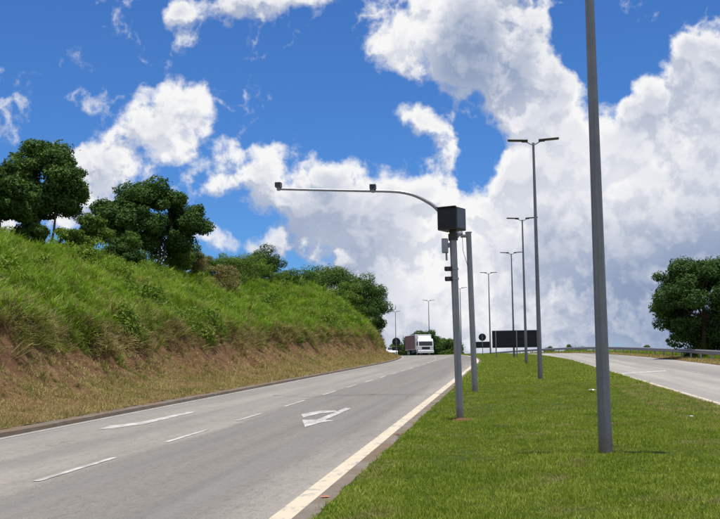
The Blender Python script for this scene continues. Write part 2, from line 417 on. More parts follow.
def ribbon(name, x0, x1, dz, mat, ys=None, parent=None, nx=2, wob=0.0, crown=None):
    ys = ys or Ys; v = []; f = []
    for Y in ys:
        for k in range(nx):
            x = x0 + (x1-x0)*k/(nx-1)
            w = wob*mnoise.noise(Vector((x*3, Y*1.7, 3.1))) if wob else 0
            v.append((x + w - shift(Y), Y, zr(Y) + dz))
    for i in range(len(ys)-1):
        for k in range(nx-1):
            a = i*nx+k; f.append((a, a+1, a+nx+1, a+nx))
    return mesh(name, v, f, mat, parent)

# ground sheet to the horizon, falling away on the right of the road
def ground_sheet():
    xs = [-3000, -1200, -500, -200, -100, -60, -40, -20, 0, 8, 15.2, 18, 24, 34, 60, 120, 300, 800, 3000]
    ys = [-600, -200, -60] + list(range(-20, 330, 7)) + [350, 400, 500, 700, 1000, 1600, 2600, 5000]
    v = []; f = []
    for Y in ys:
        for x in xs:
            d = max(0, x-15.2); z = zr(Y) - .16 - min(d*.32, 16 + d*.02)
            if x < -60: z -= min(25, (-60-x)*.12)
            if Y > 330: z = min(z, zr(330) - .2 - (Y-330)*.06)
            v.append((x - shift(Y), Y, z))
    n = len(xs)
    for i in range(len(ys)-1):
        for k in range(n-1):
            a = i*n+k; f.append((a, a+1, a+n+1, a+n))
    tag(mesh('ground', v, f, M['far_ground'], smooth=True), kind='structure')
ground_sheet()
road = tag(ribbon('road', XL, XR, 0.0, M['road'], nx=3), kind='structure')
road2 = tag(ribbon('second_road', X2L, X2R, 0.0, M['road_right'], nx=3), kind='structure')
tag(ribbon('gutter', XR-.02, MEDL+.1, .006, M['gutter'], [-12 + .5*i for i in range(0, 500)], wob=.0, nx=3), kind='structure')

# kerb on the hill side: a real step, dirty and slightly uneven
def kerb():
    v = []; f = []; ys = [-12 + .5*i for i in range(0, 480)]
    for Y in ys:
        e = .03*mnoise.noise(Vector((0, Y*.6, 8))); h = .075 + .02*mnoise.noise(Vector((4, Y*.9, 1)))
        x = XL - shift(Y); z = zr(Y)
        v += [(x+e, Y, z-.05), (x-.04+e, Y, z+h), (x-.345+e*.3, Y, z+h+.02), (x-.39, Y, z-.05)]
    for i in range(len(ys)-1):
        for k in range(3): a = i*4+k; f.append((a, a+1, a+5, a+4))
    return tag(mesh('kerb', v, f, M['kerb']), kind='structure')
kerb()

# painted markings, parts of the road they lie on
ribbon('edge_line', LINE_R-.11, LINE_R+.11, .008, M['paint_edge'], [-12 + 1.0*i for i in range(0, 260)], road)
ribbon('edge_line', LINE_L-.05, LINE_L+.05, .006, M['paint_worn'], [-12 + 1.0*i for i in range(0, 260)], road)
ribbon('edge_line', X2L+.12, X2L+.26, .006, M['paint_edge'], Ys, road2)
ribbon('edge_line', X2R-.62, X2R-.48, .006, M['paint'], Ys, road2)
def poly_mark(name, pts, mat, parent, dz=.007):
    P3 = [on_ground(x, y, dz) for x, y in pts]
    return mesh(name, P3, [tuple(range(len(P3)))], mat, parent)
dash_px = [((45, 481.5), (122, 457.8)), ((168, 442.3), (211, 430)), ((236, 421), (262, 413.6)), ((282, 406.4), (303, 400.6)), ((318, 395.2), (333, 391.2))]
dsum = 0; ends = []
for a, b in dash_px:
    pa, pb = on_ground(*a), on_ground(*b); ends.append((pa.y, pb.y)); dsum += pa.x + pb.x
LANE_X = dsum/(2*len(dash_px))
print('LANE_X', LANE_X, 'dashes', [(round(a, 1), round(b, 1)) for a, b in ends])
per = (ends[-1][0] - ends[0][0])/(len(ends)-1)
allends = [(ends[0][0]-per*k, ends[0][1]-per*k) for k in (2, 1)] + ends + [(ends[-1][0]+per*k, ends[-1][0]+per*k+per*.48) for k in range(1, 26)]
for i, (a, b) in enumerate(allends):
    ribbon('lane_dash', LANE_X-.05, LANE_X+.05, .007, M['paint_worn'] if i % 3 == 1 else M['paint'], [a, (a+b)/2, b], road)
z1 = lambda x, y: (80 + x/5.143, 395 + y/5.14)
poly_mark('arrow_marking', [z1(*p) for p in [(600, 86), (565, 84), (320, 137), (150, 158), (85, 178), (170, 170), (330, 149), (425, 127)]], M['paint'], road)
z2 = lambda x, y: (280 + x/7.2, 380 + y/7.2)
poly_mark('arrow_marking', [z2(*p) for p in [(512, 203), (470, 200), (268, 284), (160, 286), (180, 338), (300, 303), (408, 292), (325, 287)]], M['paint'], road)
poly_mark('arrow_marking', [z2(*p) for p in [(408, 229), (290, 239), (168, 270), (152, 247), (225, 231), (290, 221), (404, 219)]], M['paint'], road, .0075)
# narrow transverse joint in the surface, slightly open
jp = [on_ground(x, y) for x, y in ((283, 396.5), (310, 397), (345, 395.6), (380, 395.2), (410, 395.6), (438, 395))]
v = []; f = []
for i, p in enumerate(jp): v += [(p.x, p.y-.03, p.z+.005), (p.x, p.y+.03, p.z+.005)]
for i in range(len(jp)-1): f.append((2*i, 2*i+2, 2*i+3, 2*i+1))
mesh('surface_joint', v, f, plain('joint_tar', (.07, .065, .06), .9), road)
# markings of the second carriageway
poly_mark('merge_line', [(619.5, 374.2), (666, 371.4), (666, 370.4), (660, 370.6), (621, 373)], M['paint'], road2)
for a in (40, 52, 64):
    ribbon('lane_dash', 8.85, 8.97, .007, M['paint_worn'], [a, a+2, a+4], road2)

# median
def median():
    ys = [-12 + .5*i for i in range(0, 200)] + [88 + 3*i for i in range(0, 75)]
    v = []; f = []; nx = 22
    for Y in ys:
        for k in range(nx):
            t = k/(nx-1); x = MEDL + (MEDR-MEDL)*t
            if k == 0: x += .05*mnoise.noise(Vector((Y*1.3, 0, 5))) + .03*mnoise.noise(Vector((Y*5, 0, 5)))
            if k == nx-1: x += .10*mnoise.noise(Vector((Y*.8, 4, 5)))
            z = .012 + .055*math.sin(math.pi*t)**.35 + .03*math.sin(math.pi*t)*mnoise.noise(Vector((x*.7, Y*.5, 0)))
            v.append((x - shift(Y), Y, zr(Y) + z))
    for i in range(len(ys)-1):
        for k in range(nx-1):
            a = i*nx+k; f.append((a, a+1, a+nx+1, a+nx))
    return tag(mesh('median', v, f, M['turf_base'], smooth=True), kind='structure')
median()
def med_z(x, Y):
    t = min(1, max(0, (x - MEDL)/(MEDR-MEDL)))
    return zr(Y) + .012 + .055*math.sin(math.pi*t)**.35
# verge between second carriageway and guardrail
tag(ribbon('verge', X2R-.05, 15.6, .02, M['soil'], nx=6, wob=.3), kind='structure')

# the cutting on the left
def hill_h(Y, o):
    """height above the road at distance o from the kerb"""
    if Y > 82: o = o*(1 + .75*min(1, (Y-82)/30.0))
    n1 = mnoise.noise(Vector((Y*.35, 0, 0))); n2 = mnoise.noise(Vector((Y*1.1, 3, 0)))
    b0 = 2.1 + .35*n1 + .15*n2; b1 = 4.1 + .6*n1 + .4*n2
    bt = 2.15 + .3*mnoise.noise(Vector((Y*.16, 7, 0)))
    top = 6.35 - .22*max(0, min(1, (62-Y)/14.0)) + .5*mnoise.noise(Vector((Y*.06, 1, 0)))
    end = 1.0
    if Y > 118: end = max(.28, 1 - (Y-118)/70.0)
    if o <= b0: z = .10 + .30*(o/b0)**1.5
    elif o <= b1:
        t = (o-b0)/(b1-b0); z = .40 + (bt-.40)*(t*.42 + .58*t**2.2)
    elif o <= 12.2:
        t = (o-b1)/(12.2-b1); z = bt + (top-bt)*(t**.92)
    elif o <= 22: z = top + .9*(1-(1-(o-12.2)/9.8)**2)
    else: z = top + .9 - (o-22)*.10
    z *= 1 if o < b0 else (1 - (1-end)*min(1, (o-b0)/3))
    if o > b0:
        a = min(1, (o-b0))
        z += a*(.26*mnoise.noise(Vector((Y*.8, o*.8, 2))) + .09*mnoise.noise(Vector((Y*2.6, o*2.6, 2))) + .075*mnoise.noise(Vector((Y*5.0, o*5.0, 2))))
    else: z += .03*mnoise.noise(Vector((Y*2, o*2, 9)))
    return z
def hill_pt(Y, o): return Vector((XL - .33 - shift(Y) - o, Y, zr(Y) + hill_h(Y, o)))
def hillside():
    os_ = [0, .3, .7, 1.1, 1.5, 1.8] + [2.0 + .12*i for i in range(27)] + [5.4 + .5*i for i in range(16)] + [13.6, 14.5, 16, 18, 20, 23, 28, 36, 50, 80]
    ys = [-14 + 1.0*i for i in range(28)] + [14 + .15*i for i in range(333)] + [64 + .4*i for i in range(158)] + [127.5 + 1.5*i for i in range(75)]
    n = len(os_); v = []; f = []; mi = []
    for Y in ys:
        for o in os_: v.append(hill_pt(Y, o))
    for i in range(len(ys)-1):
        for k in range(n-1):
            a = i*n+k; f.append((a, a+n, a+n+1, a+1)); mi.append(0 if os_[k] < 4.0 else 1)
    return tag(mesh('hillside', v, f, [M['soil'], M['hill_green']], smooth=True, mi=mi), kind='structure')
hillside()

# ------------------------------------------------------------------ lamps
def lamp_proto():
    root = empty('street_lamp')
    MB().tube([(0, 0, -.05), (0, 0, 3.2), (0, 0, 6.5), (0, 0, 9.6)], [.098, .082, .065, .046], 20).build('pole', M['lamp_grey'], root, True)
    MB().tube([(0, 0, 9.53), (0, 0, 9.63)], [.058, .058], 16).build('top_collar', M['galv2'], root, True)
    for s in (-1, 1):
        MB().tube([(s*.03, 0, 9.56), (s*.12, 0, 9.59), (s*.22, 0, 9.65), (s*.34, 0, 9.70)], .026, 8).build('arm', M['galv2'], root, True)
        T = Matrix.Translation((s*.22, 0, 9.70)) @ Matrix.Rotation(-s*R(3), 4, 'Y')
        m = MB()
        x0, x1 = (0, .26) if s > 0 else (-.26, 0)
        m.box(x0, x1, -.09, .09, -.035, .075, .02, T)
        lum = m.build('luminaire', M['dark_metal'], root)
        x0, x1 = (.24, .82) if s > 0 else (-.82, -.24)
        MB().box(x0, x1, -.135, .135, .004, .062, .015, T).build('led_head', M['dark_metal'], lum)
        x0, x1 = (.30, .78) if s > 0 else (-.78, -.30)
        MB().box(x0, x1, -.11, .11, -.004, .006, 0, T).build('lens', M['grey_box'], lum)
    return root
LG = 'double-headed lamps along the median'
lamp_labels = [
 'thick grey lamp pole in the mown grass with its head shadow lying beside its foot',
 'double-headed grey lamp post, first one beyond the bent-arm detector pole',
 'double-headed grey lamp post, second one beyond the bent-arm detector pole',
 'thin double-headed lamp post at the black sign panel, third beyond the bent-arm detector pole',
 'thin double-headed lamp post between the round sign and the black sign panel',
 'thin distant lamp post mostly hidden behind the speed camera post',
 'distant double-headed lamp post rising above the trees just behind the truck',
 'faint distant lamp post beside the end of the grassy cutting, above the white car']
bases = [on_ground(605.8, 455, .05), on_ground(540.4, 380, .05)]
LX = (bases[0].x + bases[1].x)/2; dY = 28.6
lamp0 = lamp_proto()
print('lamps', bases)
for i, lb in enumerate(lamp_labels):
    o = lamp0 if i == 0 else copy_tree(lamp0)
    Y = bases[0].y if i == 0 else bases[1].y + dY*(i-1)
    x = (bases[0].x if i == 0 else bases[1].x) - shift(Y)
    o.location = (x, Y, med_z(LX, Y) - .01)
    o.rotation_euler = (0, 0, math.atan(max(0, Y-80)/400.0) + R([2, -1, 1, -2, 2, 0, 1, -1][i]))
    tag(o, lb, 'street lamp', LG)

# ------------------------------------------------------------------ speed camera post
def speed_camera():
    b = on_ground(460, 419, .06); root = empty('speed_camera_post', (b.x, b.y, med_z(b.x, b.y) - .02), 0)
    tag(root, 'grey post carrying a black camera box, red soil at its foot', 'speed camera')
    lean = -.06
    H = 3.86
    p = lambda z: Vector((lean*z/H, 0, z))
    MB().tube([p(-.05), p(2), p(H)], .074, 20).build('pole', M['galv'], root, True)
    MB().tube([p(H-.12), p(H+.02)], .10, 16).build('mounting_collar', M['dark_metal'], root, True)
    MB().tube([p(H), p(H+.10)], .075, 12).build('mounting_neck', M['dark_metal'], root, True)
    T = Matrix.Translation(p(H+.09) + Vector((-.03, 0, 0))) @ Matrix.Rotation(R(-24), 4, 'Z')
    box = MB().box(-.225, .225, -.20, .25, 0, .47, .012, T).build('camera_housing', M['dark_metal'], root)
    MB().box(-.195, .195, -.212, -.195, .04, .43, .004, T).build('front_window', M['tinted'], box)
    MB().box(-.225, .225, -.26, -.195, .462, .482, 0, T).build('hood', M['dark_metal'], box)
    MB().box(.2235, .232, -.17, .22, .03, .44, .003, T).build('side_panel', M['grey_box'], box)
    # small equipment strapped to the post
    c = p(H-.22)
    u = MB().box(c.x-.24, c.x-.11, -.10, .08, c.z-.16, c.z+.14, .01).build('junction_box', M['galv2'], root)
    MB().box(c.x-.125, c.x-.06, -.02, .02, c.z-.05, c.z+.05).build('bracket', M['galv2'], u)
    MB().tube([(c.x-.15, 0, c.z-.16), (c.x-.145, 0, c.z-.32)], .02, 8).build('cable_gland', M['galv2'], u, True)
    for z in (H-.72, H-.93):
        c = p(z)
        s_ = MB().box(c.x-.20, c.x-.05, -.11, .02, c.z-.045, c.z+.045, .012).build('sensor', M['dark_metal'], root)
        MB().disc((c.x-.125, -.115, c.z), (0, 1, 0), .03, .02, 12).build('lens', M['lens'], s_)
        MB().tube([c - Vector((0, 0, .02)), c + Vector((0, 0, .02))], .089, 16).build('strap', M['galv2'], root, True)
    return b
cam_base = speed_camera()

def detector_gantry():
    b = on_ground(475, 391.5, .06); z0 = med_z(b.x, b.y) - .02
    root = empty('detector_arm_pole', (b.x, b.y, z0), 0)
    tag(root, 'grey pole with a long bent arm reaching over the lanes and two detectors', 'detector pole')
    H = 5.10; lean = -.085
    p = lambda z: Vector((lean*z/H, 0, z))
    MB().tube([p(-.05), p(2.5), p(H)], [.092, .089, .085], 20).build('pole', M['galv'], root, True)
    MB().tube([p(H-.01), p(H+.02)], .11, 16).build('cap', M['galv2'], root, True)
    t = p(H-.09)
    MB().tube([t, t + Vector((-.26, 0, 0))], .07, 14).build('stub', M['galv'], root, True)
    f = MB(); fc = t + Vector((-.28, 0, .02)); ax = Vector((-.72, 0, .69))
    f.disc(fc, ax, .14, .03, 18); f.disc(fc + ax*.035, ax, .14, .03, 18)
    f.build('flange', M['galv2'], root, True)
    MB().prism([(-.01, -.14), (.01, -.14), (.01, 0), (-.01, 0)], t.x-.24, t.x-.06).add([], []).build('gusset', M['galv2'], root)
    # arm through the photograph's points, in the plane square to the road
    def at(px, py):
        d = pxdir(px, py); k = b.y/d.y; return Vector((d.x*k - b.x, 0, EYE + d.z*k - z0))
    pts = [fc + ax*.03, at(437, 209), at(425, 200.5), at(414, 195.3), at(403, 192.6), at(390, 191.4), at(360, 190.8), at(320, 190), at(277, 189)]
    # smooth the bend
    fine = []
    for i in range(len(pts)-1):
        p0, p1, p2, p3 = pts[max(i-1, 0)], pts[i], pts[i+1], pts[min(i+2, len(pts)-1)]
        for k in range(5):
            s_ = k/5.0
            fine.append(.5*((2*p1) + (p2-p0)*s_ + (2*p0-5*p1+4*p2-p3)*s_*s_ + (3*p1-p0-3*p2+p3)*s_**3))
    fine.append(pts[-1]); n = len(fine)
    MB().tube(fine, [.062 - .022*i/n for i in range(n)], 14).build('arm', M['galv2'], root, True)
    for q in (at(373, 191), at(278.5, 189)):
        d = MB().box(q.x-.10, q.x+.10, -.14, .12, q.z+.045, q.z+.215, .012).build('detector', M['grey_box'], root)
        MB().box(q.x-.075, q.x+.075, -.147, -.138, q.z+.07, q.z+.19).build('window', M['lens'], d)
        MB().box(q.x-.05, q.x+.05, -.06, .06, q.z-.055, q.z+.06, .008).build('clamp', M['galv2'], d)
    MB().tube([t + Vector((-.2, -.05, -.06)), t + Vector((-.19, -.05, -.5)), t + Vector((-.05, -.08, -1.0))], .008, 5).build('cable', M['chassis'], root)
detector_gantry()

# ------------------------------------------------------------------ signs seen from behind
def sign_panel():
    Y = 100.0; x0p, x1p = pxdir(492.2, 340), pxdir(537.2, 340)
    x0, x1 = x0p.x/x0p.y*Y, x1p.x/x1p.y*Y
    zt = EYE + pxdir(514, 330.3).z/pxdir(514, 330.3).y*Y; zb = EYE + pxdir(514, 347.6).z/pxdir(514, 347.6).y*Y
    cx = (x0+x1)/2; gz = med_z(1, Y) - .02
    root = empty('direction_sign', (cx, Y, gz), 0)
    tag(root, 'wide black back of a road sign panel on two grey posts', 'road sign')
    w = (x1-x0)/2; h0, h1 = zb-gz, zt-gz; n = 4
    for k in range(n):
        a = -w + 2*w*k/n
        MB().box(a, a+2*w/n-.0005, .07 + .002*(k % 2), .085 + .002*(k % 2), h0, h1).build('panel', M['sign_back'], root)
    MB().box(-w+.01, w-.01, .088, .092, h0+.01, h1-.01).build('face', M['sign_back'], root)
    for z in (h0+.2, (h0+h1)/2, h1-.2):
        MB().box(-w+.05, w-.05, .028, .069, z-.025, z+.025).build('stiffener', M['sign_back'], root)
    for px in (496.0, 516.8):
        X = pxdir(px, 345); X = X.x/X.y*Y - cx
        MB().tube([(X, -.03, -.05), (X, -.03, h1-.05)], .055, 10).build('post', M['galv'], root, True)
sign_panel()
def round_sign(px, Y, r_px, label, plate):
    d = pxdir(px, 337); X = d.x/d.y*Y
    cz = lambda py: EYE + pxdir(px, py).z/pxdir(px, py).y*Y
    return X, cz
def roundel(px, Y, cy, rpx, pw, p0, p1, gz, label):
    d = pxdir(px, cy); X = d.x/d.y*Y
    cz = lambda py: EYE + pxdir(px, py).z/pxdir(px, py).y*Y - gz
    root = empty('round_sign', (X, Y, gz), 0)
    tag(root, label, 'road sign', 'round signs with a plate, seen from behind')
    k = Y/FPX
    MB().disc((0, .06, cz(cy)), (0, 1, 0), rpx*k, .012, 28).build('disc', M['sign_back'], root)
    MB().box(-pw*k/2, pw*k/2, .05, .062, cz(p1), cz(p0), .004).build('plate', M['sign_back'], root)
    MB().tube([(0, 0, -.05), (0, 0, cz(cy)+rpx*k*.8)], .035, 10).build('post', M['galv'], root, True)
    for py in (cy, (p0+p1)/2): MB().box(-.12, .12, .02, .049, cz(py)-.02, cz(py)+.02).build('clamp', M['galv2'], root)
Yr = 116.0
roundel(482.3, Yr, 337.2, 3.7, 14.0, 341.6, 347.9, med_z(-1, Yr)-.02, 'round black sign back over a plate, on a post left of the wide sign panel')
Yl = 104.0; gx = pxdir(396, 345).x/pxdir(396, 345).y*Yl
gzl = zr(Yl) + .12
roundel(396.2, Yl, 341.8, 4.2, 8.6, 346.8, 350.4, gzl, 'round black sign back over a plate, beside the end of the grassy cutting')

# ------------------------------------------------------------------ guardrail
def guardrail():
    GX = 13.75
    root = empty('guardrail', (GX, 50, zr(50)))
    tag(root, 'long grey steel guardrail curving along the outer edge of the road', 'guardrail')
    prof = [(0, .44), (-.05, .47), (-.08, .51), (-.05, .55), (0, .585), (0, .615), (-.05, .65), (-.08, .69), (-.05, .73), (0, .76)]
    Yv = [40 + 4.0*i for i in range(60)]
    P = lambda Y: Vector((GX - shift(Y), Y, zr(Y)))
    base = Vector(root.location)
    for i in range(len(Yv)-1):
        a, b = P(Yv[i]), P(Yv[i+1]); v = []; f = []
        for q in (a, b):
            for (x, z) in prof: v.append(q + Vector((x, 0, z)) - base)
            for (x, z) in prof: v.append(q + Vector((x+.006, 0, z)) - base)
        n = len(prof)
        for k in range(n-1):
            f.append((k, k+1, 2*n+k+1, 2*n+k)); f.append((n+k+1, n+k, 3*n+k, 3*n+k+1))
        f += [(0, 2*n, 3*n, n), (n-1, 2*n-1, 4*n-1, 3*n-1)]
        mesh('rail', v, f, M['galv2'], root)
    m0 = None
    for Y in Yv:
        q = P(Y) - base
        if m0 is None:
            m0 = MB().box(.02, .14, -.05, .05, -.1, .74, .006).box(-.0, .02, -.03, .03, .5, .7).build('post', M['galv2'], root)
            m0.location = q
        else:
            o = m0.copy(); C.objects.link(o); o.parent = root; o.location = q
guardrail()

# ------------------------------------------------------------------ vehicles
def wheel(parent, x, y, r, w):
    t = MB().tube([(x-w/2, y, r), (x-w/2+.03, y, r), (x+w/2-.03, y, r), (x+w/2, y, r)], [r*.92, r, r, r*.92], 24).build('wheel', M['tyre'], parent, True)
    MB().tube([(x-w/2-.012, y, r), (x+w/2+.012, y, r)], r*.58, 18).build('rim', M['rim'], t, True)
def truck():
    Y = 163.0; d = pxdir(426.0, 350); X = d.x/d.y*Y
    root = empty('cargo_truck', (X, Y, zr(Y)+.01), math.atan((Y+4-80)/400.0) + R(3.5))
    tag(root, 'white cargo truck with brick-red box sides coming round the bend', 'truck')
    cab = MB(); prof = [(.10, .55), (.02, .75), (.02, 1.35), (.20, 2.15), (.36, 2.42), (.6, 2.52), (1.75, 2.52), (1.75, .55)]
    cab.prism(prof, -1.16, 1.16); c = cab.build('cab', M['white_paint'], root)
    MB().prism([(.038, 1.47), (.036, 1.50), (.175, 2.10), (.20, 2.10), (.06, 1.47)], -1.03, 1.03).build('windscreen', M['glass'], c)
    for s in (-1, 1):
        x0, x1 = (1.161, 1.168) if s > 0 else (-1.168, -1.161)
        MB().prism([(.36, 1.5), (.5, 2.15), (1.2, 2.15), (1.2, 1.45)], x0, x1).build('side_window', M['glass'], c)
        a, b = (1.2, 1.38) if s > 0 else (-1.38, -1.2)
        MB().box(a, b, .16, .26, 1.5, 2.05, .03).build('mirror', M['chassis'], c)
        a, b = (.70, 1.08) if s > 0 else (-1.08, -.70)
        MB().box(a, b, -.03, .03, .78, .95, .02).build('headlight', M['lamp_glass'], c)
    MB().box(-.62, .62, .0, .03, .92, 1.30, .01).build('grille', M['chassis'], c)
    MB().box(-1.22, 1.22, -.08, .25, .38, .76, .05).build('bumper', M['white_paint'], c)
    MB().prism([(.55, 2.53), (1.0, 2.85), (1.6, 3.02), (1.6, 2.53)], -.95, .95).build('wind_deflector', M['white_paint'], c)
    box = MB().box(-1.27, 1.27, 1.95, 10.2, .95, 3.22, .02).build('cargo_box', M['white_paint'], root)
    n = 11
    for s in (-1, 1):
        for k in range(n):
            y0 = 2.0 + 8.1*k/n; y1 = 2.0 + 8.1*(k+1)/n - .06
            a, b = (1.272, 1.30) if s > 0 else (-1.30, -1.272)
            MB().box(a, b, y0, y1, 1.0, 3.16, .008).build('side_panel', M['red_side'], box)
    MB().box(-.45, .45, .8, 10.0, .55, .94).build('chassis_frame', M['chassis'], root)
    for s in (-1, 1):
        for y in (1.0, 7.4, 8.6): wheel(root, s*1.02, y, .5, .28)
        a, b = (1.0, 1.2) if s > 0 else (-1.2, -1.0)
        MB().box(a, b, 2.3, 5.2, .45, .9).build('side_guard', M['chassis'], root)
truck()
def car():
    Y = 168.0; d = pxdir(392.5, 350); X = d.x/d.y*Y
    root = empty('white_car', (X, Y, zr(Y)+.01), math.atan((Y+2-80)/400.0))
    tag(root, 'small white car half hidden behind the end of the cutting', 'car')
    v = []; f = []
    prof = [(0, .35, .78), (.02, .62, .82), (.12, .76, .84), (.95, .92, .85), (1.1, .95, .86), (3.9, .98, .86), (4.15, .9, .82), (4.2, .4, .8)]
    b = MB(); n = len(prof)
    vv = [(s*w, y, z) for (y, z, w) in prof for s in (-1, 1)] + [(s*.8, y, .25) for y in (.05, 4.15) for s in (-1, 1)]
    ff = [(2*i, 2*i+1, 2*i+3, 2*i+2) for i in range(n-1)]
    L = 2*n
    ff += [(0, 1, L+1, L), (2*n-2, 2*n-1, L+3, L+2), tuple([2*i for i in range(n)] + [L+2, L]), tuple([2*i+1 for i in range(n)] + [L+3, L+1])]
    body = b.add(vv, ff).build('body', M['white_paint'], root)
    cb = MB(); P2 = [(1.05, .93, .76), (1.85, 1.43, .58), (3.1, 1.46, .58), (3.95, .96, .74)]
    vv = [(s*w, y, z) for (y, z, w) in P2 for s in (-1, 1)]
    cb.add(vv, [(0, 1, 3, 2), (2, 3, 5, 4), (4, 5, 7, 6), (0, 2, 4, 6), (1, 7, 5, 3)]).build('cabin', M['white_paint'], root)
    MB().add([(-.66, 1.13, 1.0), (.66, 1.13, 1.0), (.53, 1.80, 1.415), (-.53, 1.80, 1.415)], [(0, 1, 2, 3)]).build('windscreen', M['glass'], root)
    for s in (-1, 1):
        a, c = (.48, .78) if s > 0 else (-.78, -.48)
        MB().box(a, c, -.02, .12, .56, .70, .02).build('headlight', M['lamp_glass'], body)
        for y in (.8, 3.4): wheel(root, s*.76, y, .31, .2)
    MB().box(-.4, .4, -.03, .03, .42, .56, .01).build('grille', M['chassis'], body)
car()

# ------------------------------------------------------------------ trees
def unit(n, r):
    v = r.normal(size=(n, 3)); return v/np.linalg.norm(v, axis=1)[:, None]
def leaf_cards(cen, nor, size, r, asp=.55):
    n = len(cen); t = unit(n, r); t -= nor*(t*nor).sum(1)[:, None]; t /= np.linalg.norm(t, axis=1)[:, None]+1e-9
    b = np.cross(nor, t); s = (size*(.6 + .8*r.random(n)))[:, None]
    fold = nor*s*.18
    P = np.empty((n, 4, 3)); P[:, 0] = cen - t*s; P[:, 1] = cen + b*s*asp - fold; P[:, 2] = cen + t*s - fold*.8; P[:, 3] = cen - b*s*asp - fold
    return P.reshape(-1, 3)
def tree(name, label, cat, base, trunk_h, rx, ry, rz, cz, mat, leaf=.16, nleaf=14000, nclump=46, seed=1, tr=.14, group=None, low=-.35, stems=1, dome=False):
    """base = foot of the trunk, crown = ellipsoid (rx,ry,rz) centred cz above the foot"""
    r = np.random.default_rng(seed); leaf *= .56; nleaf = int(nleaf*2.6); nclump = int(nclump*1.5)
    root = empty(name, base); tag(root, label, cat, group)
    # clump centres spread through the outer half of an uneven crown
    c = unit(nclump*3, r); c = c[c[:, 2] > low][:nclump]; m = len(c)
    rad = (.36 + .52*r.random(m)**.7)
    if dome: rad = .62 + .26*r.random(m)
    lob = 1 + (.10 if dome else .22)*np.sin(c[:, 0]*3.1 + seed) * np.cos(c[:, 1]*2.7 + seed*2) + (.06 if dome else .13)*r.normal(size=m)
    cc = c*(rad*lob)[:, None]*np.array([rx, ry, rz]) + np.array([0, 0, cz])
    cr = (.155 + .19*r.random(m)**1.4)*(rx*ry*rz)**(1/3)*(56.0/max(m, 10))**.36
    per = np.maximum(40, (nleaf*cr**2/np.sum(cr**2)).astype(int))
    pts = []; nrm = []
    for i in range(m):
        u = unit(per[i], r); s = (.55 + .5*r.random(per[i])**.5)
        u[:, 2] = u[:, 2]*.8 + .12
        w = 1 + .25*np.sin(u[:, 0]*5 + i)*np.sin(u[:, 1]*6 + i*2) 
        pts.append(cc[i] + u*(cr[i]*s*w)[:, None]*np.array([1.08, 1.08, .9])); nn = u + .55*r.normal(size=u.shape) + np.array([0, 0, .45]); nrm.append(nn/np.linalg.norm(nn, axis=1)[:, None])
    pts = np.concatenate(pts); nrm = np.concatenate(nrm)
    k = int(len(pts)*.04); idx = r.integers(0, len(pts), k); pts[idx] += r.normal(size=(k, 3))*.25*cr.mean()
    quads_mesh('crown', leaf_cards(pts, nrm, np.full(len(pts), leaf), r), 4, mat, root)
    t = MB()
    for s_ in range(stems):
        ang = 2*math.pi*s_/max(1, stems) + seed; off = .0 if stems == 1 else .35
        b0 = Vector((math.cos(ang)*off*.4, math.sin(ang)*off*.4, -.25)); tp = Vector((math.cos(ang)*off*2 + .12*rx*math.sin(seed), math.sin(ang)*off*2, trunk_h))
        mid = (b0+tp)/2 + Vector((.08*rx*math.cos(seed*1.7), .05*rx, 0))
        t.tube([b0, mid, tp], [tr, tr*.8, tr*.66], 9)
        order = np.argsort(r.random(m))[:max(5, 15//stems)]
        for j in order:
            e = Vector(cc[j]); md = tp.lerp(e, .5) + Vector((0, 0, -.10*rz)) + Vector(r.normal(size=3)*.08*rx)
            t.tube([tp - Vector((0, 0, .1)), tp.lerp(md, .5) + Vector((0, 0, .03*rz)), md, e], [tr*.5, tr*.38, tr*.25, tr*.08], 6, False)
            e2 = Vector(cc[int(r.integers(0, m))])
            if (e2-md).length < rx*.9: t.tube([md, md.lerp(e2, .5), e2], [tr*.22, tr*.15, tr*.05], 5, False)
    t.build('trunk', M['bark'], root, True)
    return root
G1 = foliage('leaf_dark', [(0.1, (0.021, 0.048, 0.013)), (0.4, (0.0455, 0.0928, 0.0208)), (0.65, (0.0788, 0.144, 0.0286)), (0.9, (0.1488, 0.216, 0.0455))])
G2 = foliage('leaf_mid', [(0.1, (0.0256, 0.0543, 0.0117)), (0.4, (0.0608, 0.1162, 0.0208)), (0.65, (0.104, 0.1783, 0.0312)), (0.9, (0.184, 0.2558, 0.052))])
G3 = foliage('leaf_light', [(0.1, (0.0473, 0.084, 0.0144)), (0.4, (0.1013, 0.168, 0.024)), (0.65, (0.1553, 0.231, 0.036)), (0.9, (0.2295, 0.294, 0.06))])
GD = foliage('leaf_dry', [(.1, (.16, .13, .05)), (.4, (.28, .235, .095)), (.65, (.36, .31, .13)), (.9, (.42, .38, .17))], trans=.2)
def at_hill(px, o):
    d = pxdir(px, 340); k = d.x/d.y; Y = 50.0
    for _ in range(40):
        x = XL - .33 - shift(Y) - o; Y = .5*Y + .5*x/k
    return hill_pt(Y, o)
def crown_from_px(px0, px1, py0, py1, Y):
    """real half-width, half-height and centre height for an outline seen at distance Y"""
    a, b = pxdir((px0+px1)/2, py0), pxdir((px0+px1)/2, py1)
    zt, zb = EYE + a.z/a.y*Y, EYE + b.z/b.y*Y
    l, r_ = pxdir(px0, (py0+py1)/2), pxdir(px1, (py0+py1)/2)
    return (r_.x/r_.y - l.x/l.y)*Y/2, (zt-zb)/2, (zt+zb)/2, ((r_.x/r_.y + l.x/l.y)*Y/2)
